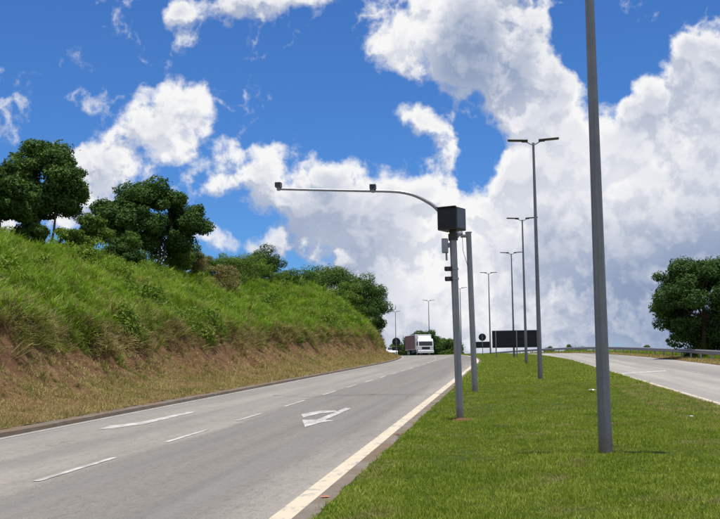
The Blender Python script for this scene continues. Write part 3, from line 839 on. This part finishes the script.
def hill_tree(name, label, cat, px, o, box, mat, **kw):
    Yf = kw.pop('Y', None)
    p = at_hill(px, o) if Yf is None else Vector((0, Yf, 0)); w, h, c, cx = crown_from_px(*box, p.y)
    base = Vector((cx, p.y, p.z))
    o2 = XL - .33 - shift(p.y) - cx
    base.z = zr(p.y) + hill_h(p.y, max(0, o2))
    th = kw.pop('trunk_h', None) or max(.5, (c - base.z) - h*.35)
    return tree(name, label, cat, base, th, w*.93, min(w*.93, 4.2), h*.95, c - base.z, mat, **kw)
TG = 'trees along the top of the cutting'
hill_tree('broadleaf_tree', 'tallest dark tree on the hilltop, with bare lower stems', 'tree', 48, 15.0, (3, 88, 139, 234), G1, dome=True, seed=3, nleaf=17000, nclump=60, tr=.08, low=-.8, stems=2, group=TG, leaf=.15)
hill_tree('broadleaf_tree', 'dark bushy tree standing in front of the tallest hilltop tree', 'tree', 6, 13.2, (-34, 40, 160, 240), G2, seed=5, nleaf=15000, nclump=44, tr=.12, group=TG, leaf=.14, low=-.7)
hill_tree('broadleaf_tree', 'round-crowned dark tree standing alone on the grassy hilltop', 'tree', 152, 12.8, (95, 210, 182, 268), G1, dome=True, seed=8, nleaf=30000, nclump=96, tr=.09, stems=3, group=TG, leaf=.15, low=-.8)
hill_tree('shrub', 'light green shrub between the two dark hilltop trees', 'shrub', 92, 12.4, (74, 112, 212, 250), G3, seed=9, nleaf=4500, nclump=20, tr=.05, leaf=.10, low=-.9)
hill_tree('shrub', 'olive shrub growing under the round-crowned hilltop tree', 'shrub', 128, 12.0, (104, 150, 234, 262), G2, seed=19, nleaf=3500, nclump=18, tr=.05, leaf=.10, low=-.9)
hill_tree('broadleaf_tree', 'small sparse dark tree peeping over the middle of the hill crest', 'tree', 261, 15.0, (236, 284, 250, 284), G1, seed=12, nleaf=5500, nclump=22, tr=.08, group=TG, leaf=.13)
hill_tree('broadleaf_tree', 'broad flat-topped dark tree behind the leafy crest plants', 'tree', 326, 12.0, (274, 376, 263, 332), G1, Y=134, dome=True, seed=14, nleaf=15000, nclump=50, tr=.12, group=TG, leaf=.17, low=-.6)
hill_tree('broadleaf_tree', 'dark tree overhanging the bare soil at the end of the cutting', 'tree', 366, 8.2, (336, 392, 270, 340), G1, Y=124, seed=16, nleaf=13000, nclump=42, tr=.13, group=TG, leaf=.15, low=-.8)
hill_tree('broadleaf_tree', 'yellow-green bushy tree lower than the dark ones at the cutting end', 'tree', 342, 7.4, (316, 366, 281, 330), G3, Y=116, seed=21, nleaf=9000, nclump=34, tr=.09, group=TG, leaf=.14, low=-.9)
hill_tree('shrub', 'dry brown shrub on the grassy slope', 'shrub', 224, 9.5, (206, 244, 262, 306), GD, seed=23, nleaf=5200, nclump=26, tr=.05, leaf=.07, low=-.9)
hill_tree('shrub', 'straw-coloured shrub on the crest beside the round tree', 'shrub', 196, 11.6, (176, 216, 250, 276), GD, seed=24, nleaf=3600, nclump=20, tr=.04, leaf=.06, low=-.9)
hill_tree('shrub', 'olive shrub on the crest above the dry brown shrub', 'shrub', 240, 11.8, (214, 268, 254, 288), G3, seed=25, nleaf=5000, nclump=24, tr=.05, leaf=.09, low=-.9)
crest = [(226, 12.2, (208, 250, 254, 288), G2, 'mid green crest bush behind the dry brown shrub'), (246, 12.6, (226, 270, 252, 290), G1, 'dark crest bush joining the small sparse tree'), (118, 12.2, (98, 140, 240, 266), G1, 'dark bush under the near side of the round-crowned tree'), (186, 12.0, (164, 208, 246, 270), G1, 'dark bush under the far side of the round-crowned tree'),
         (176, 12.2, (160, 196, 248, 274), G3, 'bright green crest bush just past the round-crowned tree'), (206, 12.4, (188, 226, 256, 282), G2, 'mid green crest bush between two straw-coloured shrubs'),
         (262, 11.6, (244, 282, 262, 294), G3, 'bright green crest bush below the small sparse tree'), (284, 10.5, (268, 302, 266, 298), G2, 'mid green crest bush among the broad-leaved plants'),
         (30, 12.4, (8, 54, 222, 248), G2, 'mid green bush at the foot of the tallest hilltop tree'), (70, 12.3, (56, 88, 228, 250), G3, 'bright green bush beside the bare lower stems of the tallest tree')]
for i, (px, o, bx, mt, lb) in enumerate(crest):
    hill_tree('shrub', lb, 'shrub', px, o, bx, mt, seed=70+i, nleaf=4200, nclump=24, tr=.04, leaf=.10, low=-.95, group='bushes along the crest')
hill_tree('shrub', 'dark bush clothing the soil below the tree at the end of the cutting', 'shrub', 372, 3, (350, 386, 306, 344), G1, Y=121, seed=81, nleaf=6500, nclump=34, tr=.06, leaf=.13, low=-.95, dome=True)
hill_tree('shrub', 'mid green bush joining the broad-leaved plants to the broad dark tree', 'shrub', 300, 3, (276, 326, 272, 306), G2, Y=112, seed=82, nleaf=6500, nclump=34, tr=.06, leaf=.12, low=-.95, dome=True)
hill_tree('shrub', 'dark green low bush in the middle of the grassy slope', 'shrub', 255, 7.2, (246, 264, 302, 326), G2, seed=27, nleaf=1800, nclump=12, tr=.04, leaf=.09, low=-.9)
def broad_plant(px, Y, h, label, seed):
    d = pxdir(px, 300); X = d.x/d.y*Y; p = hill_pt(Y, XL - .33 - shift(Y) - X); r = np.random.default_rng(seed); root = empty('broad_leaved_plant', p, r.random()*6)
    tag(root, label, 'plant', 'broad-leaved plants on the crest')
    for k in range(11):
        a = 2*math.pi*k/11 + r.random()*.5; L = h*(.7 + .4*r.random()); w = L*.075; v = []; f = []; out = .25 + .6*r.random(); n = 7
        for i in range(n):
            t = i/(n-1); rr = out*L*t**1.4; z = L*(t*1.1 - .45*out*t*t) ; ww = w*math.sin(math.pi*min(1, .1 + .9*t))**.7 if i < n-1 else .01
            cx, cy = rr*math.cos(a), rr*math.sin(a); sx, sy = -math.sin(a)*ww, math.cos(a)*ww
            v += [(cx+sx, cy+sy, z+ww*.35), (cx, cy, z), (cx-sx, cy-sy, z+ww*.35)]
        for i in range(n-1):
            for q in (0, 1): b = 3*i+q; f.append((b, b+1, b+4, b+3))
        mesh('leaf', v, f, G3, root, True)
    MB().tube([(0, 0, -.2), (0, 0, h*.4)], [.06, .03], 7).build('stem', M['bark'], root, True)
for i, (px, o, h) in enumerate([(290, 101, 1.6), (300, 103, 1.9), (311, 106, 1.6), (278, 99, 1.5), (324, 108, 1.5)]):
    broad_plant(px, o, h, ['pale broad-leaved plant on the crest, second from the small sparse tree', 'tallest pale broad-leaved plant in the middle of the crest clump', 'pale broad-leaved plant just before the broad dark tree', 'pale broad-leaved plant nearest the small sparse tree', 'pale broad-leaved plant beside the yellow-green bushy tree'][i], 40+i)
def ground_tree(name, label, cat, Y, box, gz, mat, **kw):
    w, h, c, cx = crown_from_px(*box, Y)
    return tree(name, label, cat, (cx, Y, gz), max(.6, c-gz-h*.3), w*.96, min(w*.96, 6), h*.96, c-gz, mat, **kw)
Yt = 196.0
ground_tree('broadleaf_tree', 'dome-shaped dark tree rising straight behind the truck', 'tree', Yt, (402, 441, 326, 374), zr(Yt)-1, G1, dome=True, seed=31, nleaf=13000, nclump=64, tr=.15, leaf=.24, low=-.9, group='trees beyond the bend')
ground_tree('broadleaf_tree', 'low dark tree between the truck and the speed camera post', 'tree', Yt+6, (426, 468, 337, 378), zr(Yt)-1, G1, dome=True, seed=32, nleaf=11000, nclump=60, tr=.13, leaf=.24, low=-.9, group='trees beyond the bend')
ground_tree('broadleaf_tree', 'dark bush behind the white car at the end of the cutting', 'shrub', Yt+4, (378, 410, 340, 378), zr(Yt)-1, G2, dome=True, seed=33, nleaf=7000, nclump=40, tr=.1, leaf=.22, low=-.9, group='trees beyond the bend')
ground_tree('broadleaf_tree', 'rounded dark tree filling the gap right behind the truck cab', 'tree', Yt+10, (415, 452, 332, 380), zr(Yt)-1, G1, dome=True, seed=34, nleaf=11000, nclump=50, tr=.13, leaf=.24, low=-.9, group='trees beyond the bend')
Yq = 86.0
ground_tree('broadleaf_tree', 'large dark spreading tree overhanging the guardrail', 'tree', Yq, (644, 772, 254, 354), zr(Yq)-2.6, G1, dome=True, seed=35, nleaf=32000, nclump=90, tr=.22, leaf=.17, low=-.85)
ground_tree('shrub', 'dense dark bush under the large spreading tree by the guardrail', 'shrub', Yq+2, (676, 760, 318, 372), zr(Yq)-2.6, G1, seed=36, nleaf=9000, nclump=36, tr=.08, leaf=.14, low=-.95)
for i, (x0, x1, y0, Y, lb, mt) in enumerate([
    (566, 574, 344.6, 250, 'tiny dark treetop beyond the guardrail, left one of a close pair', G1), (573, 587, 345.2, 250, 'wider dark treetop beyond the guardrail, right one of a close pair', G1),
    (543, 556, 345.5, 240, 'distant treetop beyond the guardrail right beside the first lamp post past the detector', G1),
    (640, 654, 345.8, 190, 'rounded distant treetop beyond the guardrail near the large spreading tree', G2), (654, 676, 348.0, 180, 'flat distant bush top beyond the guardrail before the large spreading tree', G2),
    (556, 600, 349.5, 236, 'low dark bushes beyond the guardrail under the close pair of treetops', G2)]):
    ground_tree('broadleaf_tree', lb, 'tree', Y, (x0, x1, y0, y0+14), zr(Y)-6, mt, seed=60+i, nleaf=1600, nclump=18, tr=.1, leaf=.26, low=-.9, group='treetops beyond the guardrail')

# ------------------------------------------------------------------ grass
def tuft_set(name, kinds, mat):
    """a few different tufts (blades of three points) kept out of the scene, to be scattered"""
    col = bpy.data.collections.new(name)
    for k, (n, hgt, spread, width, lean, seg) in enumerate(kinds):
        r = np.random.default_rng(100+k+len(name)); v = []; f = []
        for i in range(n):
            a = r.random()*2*math.pi; d = spread*math.sqrt(r.random()); bx, by = d*math.cos(r.random()*6.28), d*math.sin(r.random()*6.28)
            h = hgt*(.55 + .6*r.random()); w = width*(.7+.6*r.random()); ln = lean*h*(.3 + r.random())
            sx, sy = -math.sin(a)*w, math.cos(a)*w; dx, dy = math.cos(a)*ln, math.sin(a)*ln; b = len(v)
            if seg == 1:
                v += [(bx-sx, by-sy, -.01), (bx+sx, by+sy, -.01), (bx+dx, by+dy, h)]; f.append((b, b+1, b+2))
            else:
                droop = .25*lean
                v += [(bx-sx, by-sy, -.02), (bx+sx, by+sy, -.02), (bx+dx*.35+sx*.9, by+dy*.35+sy*.9, h*.62), (bx+dx*.35-sx*.9, by+dy*.35-sy*.9, h*.62), (bx+dx*1.1, by+dy*1.1, h*(1-droop))]
                f += [(b, b+1, b+2, b+3), (b+3, b+2, b+4)]
        o = mesh('tuft', v, f, mat, link=False); col.objects.link(o)
    return col
def scatter(name, pts, rots, scl, idx, col, label, cat):
    me = bpy.data.meshes.new(name); n = len(pts)
    me.vertices.add(n); me.vertices.foreach_set('co', np.asarray(pts, dtype=np.float32).ravel())
    a = me.attributes.new('rot', 'FLOAT_VECTOR', 'POINT'); a.data.foreach_set('vector', np.asarray(rots, dtype=np.float32).ravel())
    a = me.attributes.new('scl', 'FLOAT_VECTOR', 'POINT'); a.data.foreach_set('vector', np.asarray(scl, dtype=np.float32).ravel())
    a = me.attributes.new('idx', 'INT', 'POINT'); a.data.foreach_set('value', np.asarray(idx, dtype=np.int32))
    o = bpy.data.objects.new(name, me); C.objects.link(o)
    ng = bpy.data.node_groups.new(name, 'GeometryNodeTree')
    ng.interface.new_socket('Geometry', in_out='INPUT', socket_type='NodeSocketGeometry')
    ng.interface.new_socket('Geometry', in_out='OUTPUT', socket_type='NodeSocketGeometry')
    N = ng.nodes; L = ng.links
    gi, go = N.new('NodeGroupInput'), N.new('NodeGroupOutput'); ip = N.new('GeometryNodeInstanceOnPoints')
    ci = N.new('GeometryNodeCollectionInfo'); ci.inputs['Collection'].default_value = col; ci.inputs['Separate Children'].default_value = True; ci.inputs['Reset Children'].default_value = True
    def attr(nm, typ):
        q = N.new('GeometryNodeInputNamedAttribute'); q.data_type = typ; q.inputs['Name'].default_value = nm; return q.outputs['Attribute']
    e2r = N.new('FunctionNodeEulerToRotation'); L.new(attr('rot', 'FLOAT_VECTOR'), e2r.inputs[0])
    L.new(gi.outputs[0], ip.inputs['Points']); L.new(ci.outputs[0], ip.inputs['Instance']); ip.inputs['Pick Instance'].default_value = True
    L.new(attr('idx', 'INT'), ip.inputs['Instance Index']); L.new(e2r.outputs[0], ip.inputs['Rotation']); L.new(attr('scl', 'FLOAT_VECTOR'), ip.inputs['Scale'])
    L.new(ip.outputs[0], go.inputs[0])
    md = o.modifiers.new('scatter', 'NODES'); md.node_group = ng
    return tag(o, label, cat, kind='stuff')
def rotz(n, tilt=.12):
    r = rng.normal(size=(n, 3))*tilt; r[:, 2] = rng.random(n)*6.283; return r

# mown median turf
TURF = foliage('turf_blades', [(.05, (.065, .11, .009)), (.35, (.14, .20, .015)), (.65, (.215, .27, .025)), (.92, (.37, .37, .09))],
               patch=((.27, .24, .085, 1), (.52, .70)), pscale=1.3, trans=.22, rough=.55, spec=.12)
turf = tuft_set('turf_tufts', [(26, .028, .08, .0044, 1.5, 1), (30, .022, .09, .0042, 2.2, 1), (22, .036, .06, .004, 1.2, 1), (34, .018, .10, .0044, 2.8, 1), (14, .055, .05, .004, .9, 1)], TURF)
turf_far = tuft_set('turf_tufts_far', [(30, .045, .15, .009, 1.3, 1), (34, .036, .17, .009, 1.9, 1)], TURF)
def turf_layer(name, bands, col, nk, label, smin, smax):
    P = []; SC = []
    for (y0, y1, den) in bands:
        n = int((MEDR-MEDL)*(y1-y0)*den); x = MEDL + .06 + (MEDR-MEDL-.1)*rng.random(n); y = y0 + (y1-y0)*rng.random(n)
        for a, b in zip(x, y):
            wn = mnoise.noise(Vector((a*.8, b*.8, 0))) + .5*mnoise.noise(Vector((a*2.5, b*2.5, 4)))
            edge = min(1, (a - MEDL)/.5, (MEDR - a)/1.3)
            wearp = wn < -.62 or (edge < 1 and rng.random() > .45 + .55*edge)
            if wearp and rng.random() < .7: continue
            if (a-cam_base.x)**2 + (b-cam_base.y+.25)**2 < .05: continue
            P.append((a - shift(b), b, med_z(a, b) + .03*math.sin(math.pi*(a-MEDL)/(MEDR-MEDL))*mnoise.noise(Vector((a*.7, b*.5, 0))) - .004))
            k = (smin + (smax-smin)*rng.random())*(1 + .45*wn)
            SC.append((k, k, k*(.8+.5*rng.random())))
    n = len(P); return scatter(name, P, rotz(n), SC, rng.integers(0, nk, n), col, label, 'grass')
turf_layer('turf_grass', [(7, 14, 330), (14, 24, 210), (24, 40, 100)], turf, 5, 'mown green grass covering the near median', .75, 1.25)
turf_layer('turf_grass', [(40, 70, 62), (70, 165, 34)], turf_far, 2, 'mown green grass on the median up to the crest', .8, 1.3)

# hillside grasses
HG = foliage('hill_grass_green', [(.05, (.07, .135, .010)), (.35, (.148, .25, .016)), (.65, (.22, .325, .025)), (.92, (.35, .385, .06))],
             patch=((.30, .255, .09, 1), (.54, .72)), pscale=.4, trans=.3, rough=.5, spec=.15)
HD = foliage('hill_grass_straw', [(.05, (.12, .085, .035)), (.35, (.22, .165, .07)), (.65, (.30, .24, .095)), (.92, (.37, .32, .13))],
             patch=((.16, .20, .03, 1), (.46, .62)), pscale=.6, trans=.2, rough=.6, spec=.1)
VD = foliage('verge_grass_dry', [(.05, (.20, .135, .065)), (.35, (.33, .245, .11)), (.65, (.42, .335, .145)), (.92, (.47, .42, .18))],
             patch=((.19, .20, .05, 1), (.50, .66)), pscale=.7, trans=.15, rough=.65, spec=.08)
tall = tuft_set('tall_tufts', [(44, .46, .20, .007, .65, 2), (52, .36, .27, .007, .9, 2), (34, .62, .16, .008, .5, 2), (56, .30, .30, .007, 1.1, 2)], HG)
straw = tuft_set('straw_tufts', [(34, .5, .16, .008, .7, 2), (40, .4, .2, .007, .95, 2), (28, .62, .14, .008, .6, 2)], HD)
dry = tuft_set('dry_tufts', [(30, .06, .14, .006, 1.3, 1), (34, .045, .16, .006, 1.8, 1), (22, .10, .10, .006, .9, 1)], VD)
def hill_layer(name, y0, y1, o0, o1, den, col, nk, label, s0, s1, tilt=.15, lean=0.0, keep=None):
    n = int((y1-y0)*(o1-o0)*den); P = []; SC = []; RT = []
    Y = y0 + (y1-y0)*rng.random(n); O = o0 + (o1-o0)*rng.random(n)
    for a, b in zip(Y, O):
        pr = keep(a, b) if keep else 1
        if rng.random() > pr: continue
        p = hill_pt(a, b); P.append((p.x, p.y, p.z - .02))
        wn = mnoise.noise(Vector((a*.45, b*.45, 1)))
        k = (s0 + (s1-s0)*rng.random())*(1 + .45*wn + .35*mnoise.noise(Vector((a*1.3, b*1.3, 5)))); SC.append((k, k, k*(.85+.35*rng.random())))
        RT.append((rng.normal()*tilt, rng.normal()*tilt + lean, rng.random()*6.283))
    n = len(P)
    if lean:                                    # lean downhill: tilt after the spin
        R2 = []
        for (ax, ay, az) in RT:
            R2.append(tuple((Matrix.Rotation(ay, 3, 'Y') @ Matrix.Rotation(ax, 3, 'X') @ Matrix.Rotation(az, 3, 'Z')).to_euler('XYZ')))
        RT = R2
    return scatter(name, P, RT, SC, rng.integers(0, nk, n), col, label, 'grass')
WD = foliage('weed_leaves', [(0.05, (.06, .11, .014)), (0.35, (.11, .18, .022)), (0.65, (.165, .24, .03)), (0.92, (.24, .30, .05))], trans=.25)
def weed_set():
    col = bpy.data.collections.new('weeds')
    for k in range(4):
        r = np.random.default_rng(300+k); n = 420; u = unit(n, r); u[:, 2] = np.abs(u[:, 2])
        c = u*(.25 + .75*r.random(n)**.5)[:, None]*np.array([.38, .38, .42 + .12*k]); nn = u + .6*r.normal(size=u.shape); nn /= np.linalg.norm(nn, axis=1)[:, None]
        o = quads_mesh('weed', leaf_cards(c, nn, np.full(n, .042), r), 4, WD, link=False); col.objects.link(o)
    return col
weeds = weed_set()
def edge_o(Y):
    e = 4.1 + .6*mnoise.noise(Vector((Y*.35, 0, 0))) + .4*mnoise.noise(Vector((Y*1.1, 3, 0)))
    return e/(1 + .75*min(1, max(0, (Y-82)/30.0)))
gap = lambda a, b: (1.0 if mnoise.noise(Vector((a*.5, b*.6, 31))) > -.33 else .35) if b > edge_o(a)+.15 else 0.0
hill_layer('tall_grass', 14, 60, 3.8, 14, 26, tall, 4, 'tall bright green grass clothing the slope of the cutting', .75, 1.35, .15, .30, gap)
hill_layer('tall_grass', 60, 150, 2.0, 14, 11, tall, 4, 'tall green grass on the farther slope of the cutting', .95, 1.6, .15, .30, gap)
fr = lambda a, b: max(0, 1 - abs(b - edge_o(a) - .30)/.95)*(.35 + .65*(mnoise.noise(Vector((a*.6, 0, 44))) > -.15))
hill_layer('straw_grass', 14, 65, 2.8, 5.8, 30, straw, 3, 'dead straw-coloured grass hanging over the soil bank', .6, 1.25, .3, .85, fr)
bk = lambda a, b: (.55 if mnoise.noise(Vector((a*.5, b*.9, 52))) > .02 else .06) if edge_o(a)-1.9 < b < edge_o(a)+.2 else 0
hill_layer('straw_grass', 14, 120, 1.0, 4.8, 20, straw, 3, 'withered stalks clinging to the bare soil bank', .18, .5, .4, .6, bk)
hill_layer('straw_grass', 65, 150, 1.7, 5.8, 14, straw, 3, 'dead straw-coloured grass over the farther soil bank', .9, 1.5, .25, .75, fr)
lower = lambda a, b: max(0, 1 - (b - edge_o(a))/3.2)*(.25 + .75*(mnoise.noise(Vector((a*.3, b*.5, 61))) > -.1)) if b > edge_o(a) else 0
hill_layer('straw_grass', 14, 125, 2.4, 8.0, 13, straw, 3, 'brown withered grass along the lower slope', .7, 1.4, .2, .45, lower)
patchy = lambda a, b: .05 + .5*max(0, mnoise.noise(Vector((a*.25, b*.3, 6))) + .25)
hill_layer('straw_grass', 14, 120, 5.0, 13, 6, straw, 3, 'dry straw tufts mixed into the green slope', .8, 1.4, .2, .3, patchy)
wk = lambda a, b: max(0, min(1, 2.2*(mnoise.noise(Vector((a*.22, b*.3, 16))) + .5*mnoise.noise(Vector((a*.9, b*.9, 26))) - .02))) if b > edge_o(a)-.3 else 0
hill_layer('leafy_weeds', 14, 110, 3.4, 13.5, 2.6, weeds, 4, 'leafy dark weeds scattered through the grass of the cutting', .7, 1.7, .2, .2, wk)
vk = lambda a, b: (.9 if b < edge_o(a)-1.7 else max(.16, 1 - (b-edge_o(a)+1.7)/1.3))*(.45 + .55*(mnoise.noise(Vector((a*.7, b*.9, 3))) > -.25))
hill_layer('verge_grass', 14, 45, .02, 4.2, 95, dry, 3, 'short dry grass on the verge below the cutting', .7, 1.4, .2, 0, vk)
hill_layer('verge_grass', 45, 140, .02, 4.2, 30, dry, 3, 'short dry grass on the verge farther along the cutting', 1.1, 1.9, .2, 0, vk)
# dry verge behind the second carriageway and along its near edge
def strip_layer(name, x0, x1, y0, y1, n, col, nk, s0, s1, label):
    x = x0 + (x1-x0)*rng.random(n); y = y0 + (y1-y0)*rng.random(n); P = [(a - shift(b), b, (med_z(a, b) if a < MEDR else zr(b)+.02) - .01) for a, b in zip(x, y)]
    k = s0 + (s1-s0)*rng.random(n); return scatter(name, P, rotz(n), np.stack([k, k, k], 1), rng.integers(0, nk, n), col, label, 'grass')
strip_layer('verge_grass', 12.7, 15.6, 45, 240, 5200, dry, 3, 1.2, 2.4, 'short dry grass along the guardrail')
strip_layer('tall_grass', 14.4, 17.0, 45, 250, 4200, tall, 4, .45, .95, 'taller green grass behind the guardrail')
strip_layer('verge_grass', 3.4, 5.1, 8, 90, 3600, dry, 3, .45, .8, 'thin brown grass along the far edge of the median')

# ------------------------------------------------------------------ small things
def soil_heap(name, c, rx, ry, h, seed, mat):
    v = [(0, 0, h)]; f = []; n = 26; rings = 5
    for k in range(1, rings+1):
        for j in range(n):
            a = 2*math.pi*j/n; t = k/rings; w = 1 + .35*mnoise.noise(Vector((math.cos(a)*1.5, math.sin(a)*1.5, seed)))
            z = h*(1-t**1.5) + .022*mnoise.noise(Vector((math.cos(a)*t*6, math.sin(a)*t*6, seed+2))) - (.03 if k == rings else 0)
            v.append((rx*t*w*math.cos(a), ry*t*w*math.sin(a), z))
    for j in range(n): f.append((0, 1+j, 1+(j+1) % n))
    for k in range(rings-1):
        for j in range(n):
            a, b = 1+k*n+j, 1+k*n+(j+1) % n; f.append((a, a+n, b+n, b))
    o = mesh(name, v, f, mat, smooth=True); o.location = c; return o
c = (cam_base.x+.07, cam_base.y-.28, med_z(cam_base.x, cam_base.y)+.005)
tag(soil_heap('soil_patch', c, .25, .36, .035, 3, M['soil_red']), kind='structure')
for i, (px, py, rx) in enumerate([(577, 462, .10), (478, 393, .18)]):
    g_ = on_ground(px, py, .06); tag(soil_heap('soil_patch', (g_.x, g_.y, med_z(g_.x, g_.y)-.012), rx, rx*1.3, .022, 7+i, M['soil_red'] if i == 0 else M['soil']), kind='structure')
def scrap(px, py, size, mat, label, seed, dz):
    g_ = on_ground(px, py, dz); r = np.random.default_rng(seed); v = []; f = []; n = 7
    for i in range(n):
        for j in range(n):
            x, y = (i/(n-1)-.5)*size*1.5, (j/(n-1)-.5)*size
            v.append((x*(1+.2*r.random()), y*(1+.3*r.random()), size*.05 + size*.35*abs(mnoise.noise(Vector((i*.8, j*.8, seed)))) + size*.1*r.random()))
    for i in range(n-1):
        for j in range(n-1): a = i*n+j; f.append((a, a+n, a+n+1, a+1))
    o = mesh('litter', v, f, mat); o.location = g_; o.rotation_euler = (0, 0, r.random()*3)
    tag(o, label, 'litter', 'scraps of litter'); return o
scrap(592, 390.5, .13, M['litter'], 'white scrap of plastic on the grass beside the thick lamp pole', 1, .12)
scrap(690.5, 416.5, .07, M['litter'], 'small white scrap in the brown grass near the second road', 2, .09)
scrap(325, 497, .06, M['litter_red'], 'orange torn wrapper lying in the gutter', 3, .012)
scrap(399, 435, .09, M['soil_red'], 'reddish clod in the gutter by the cream line', 4, .012)
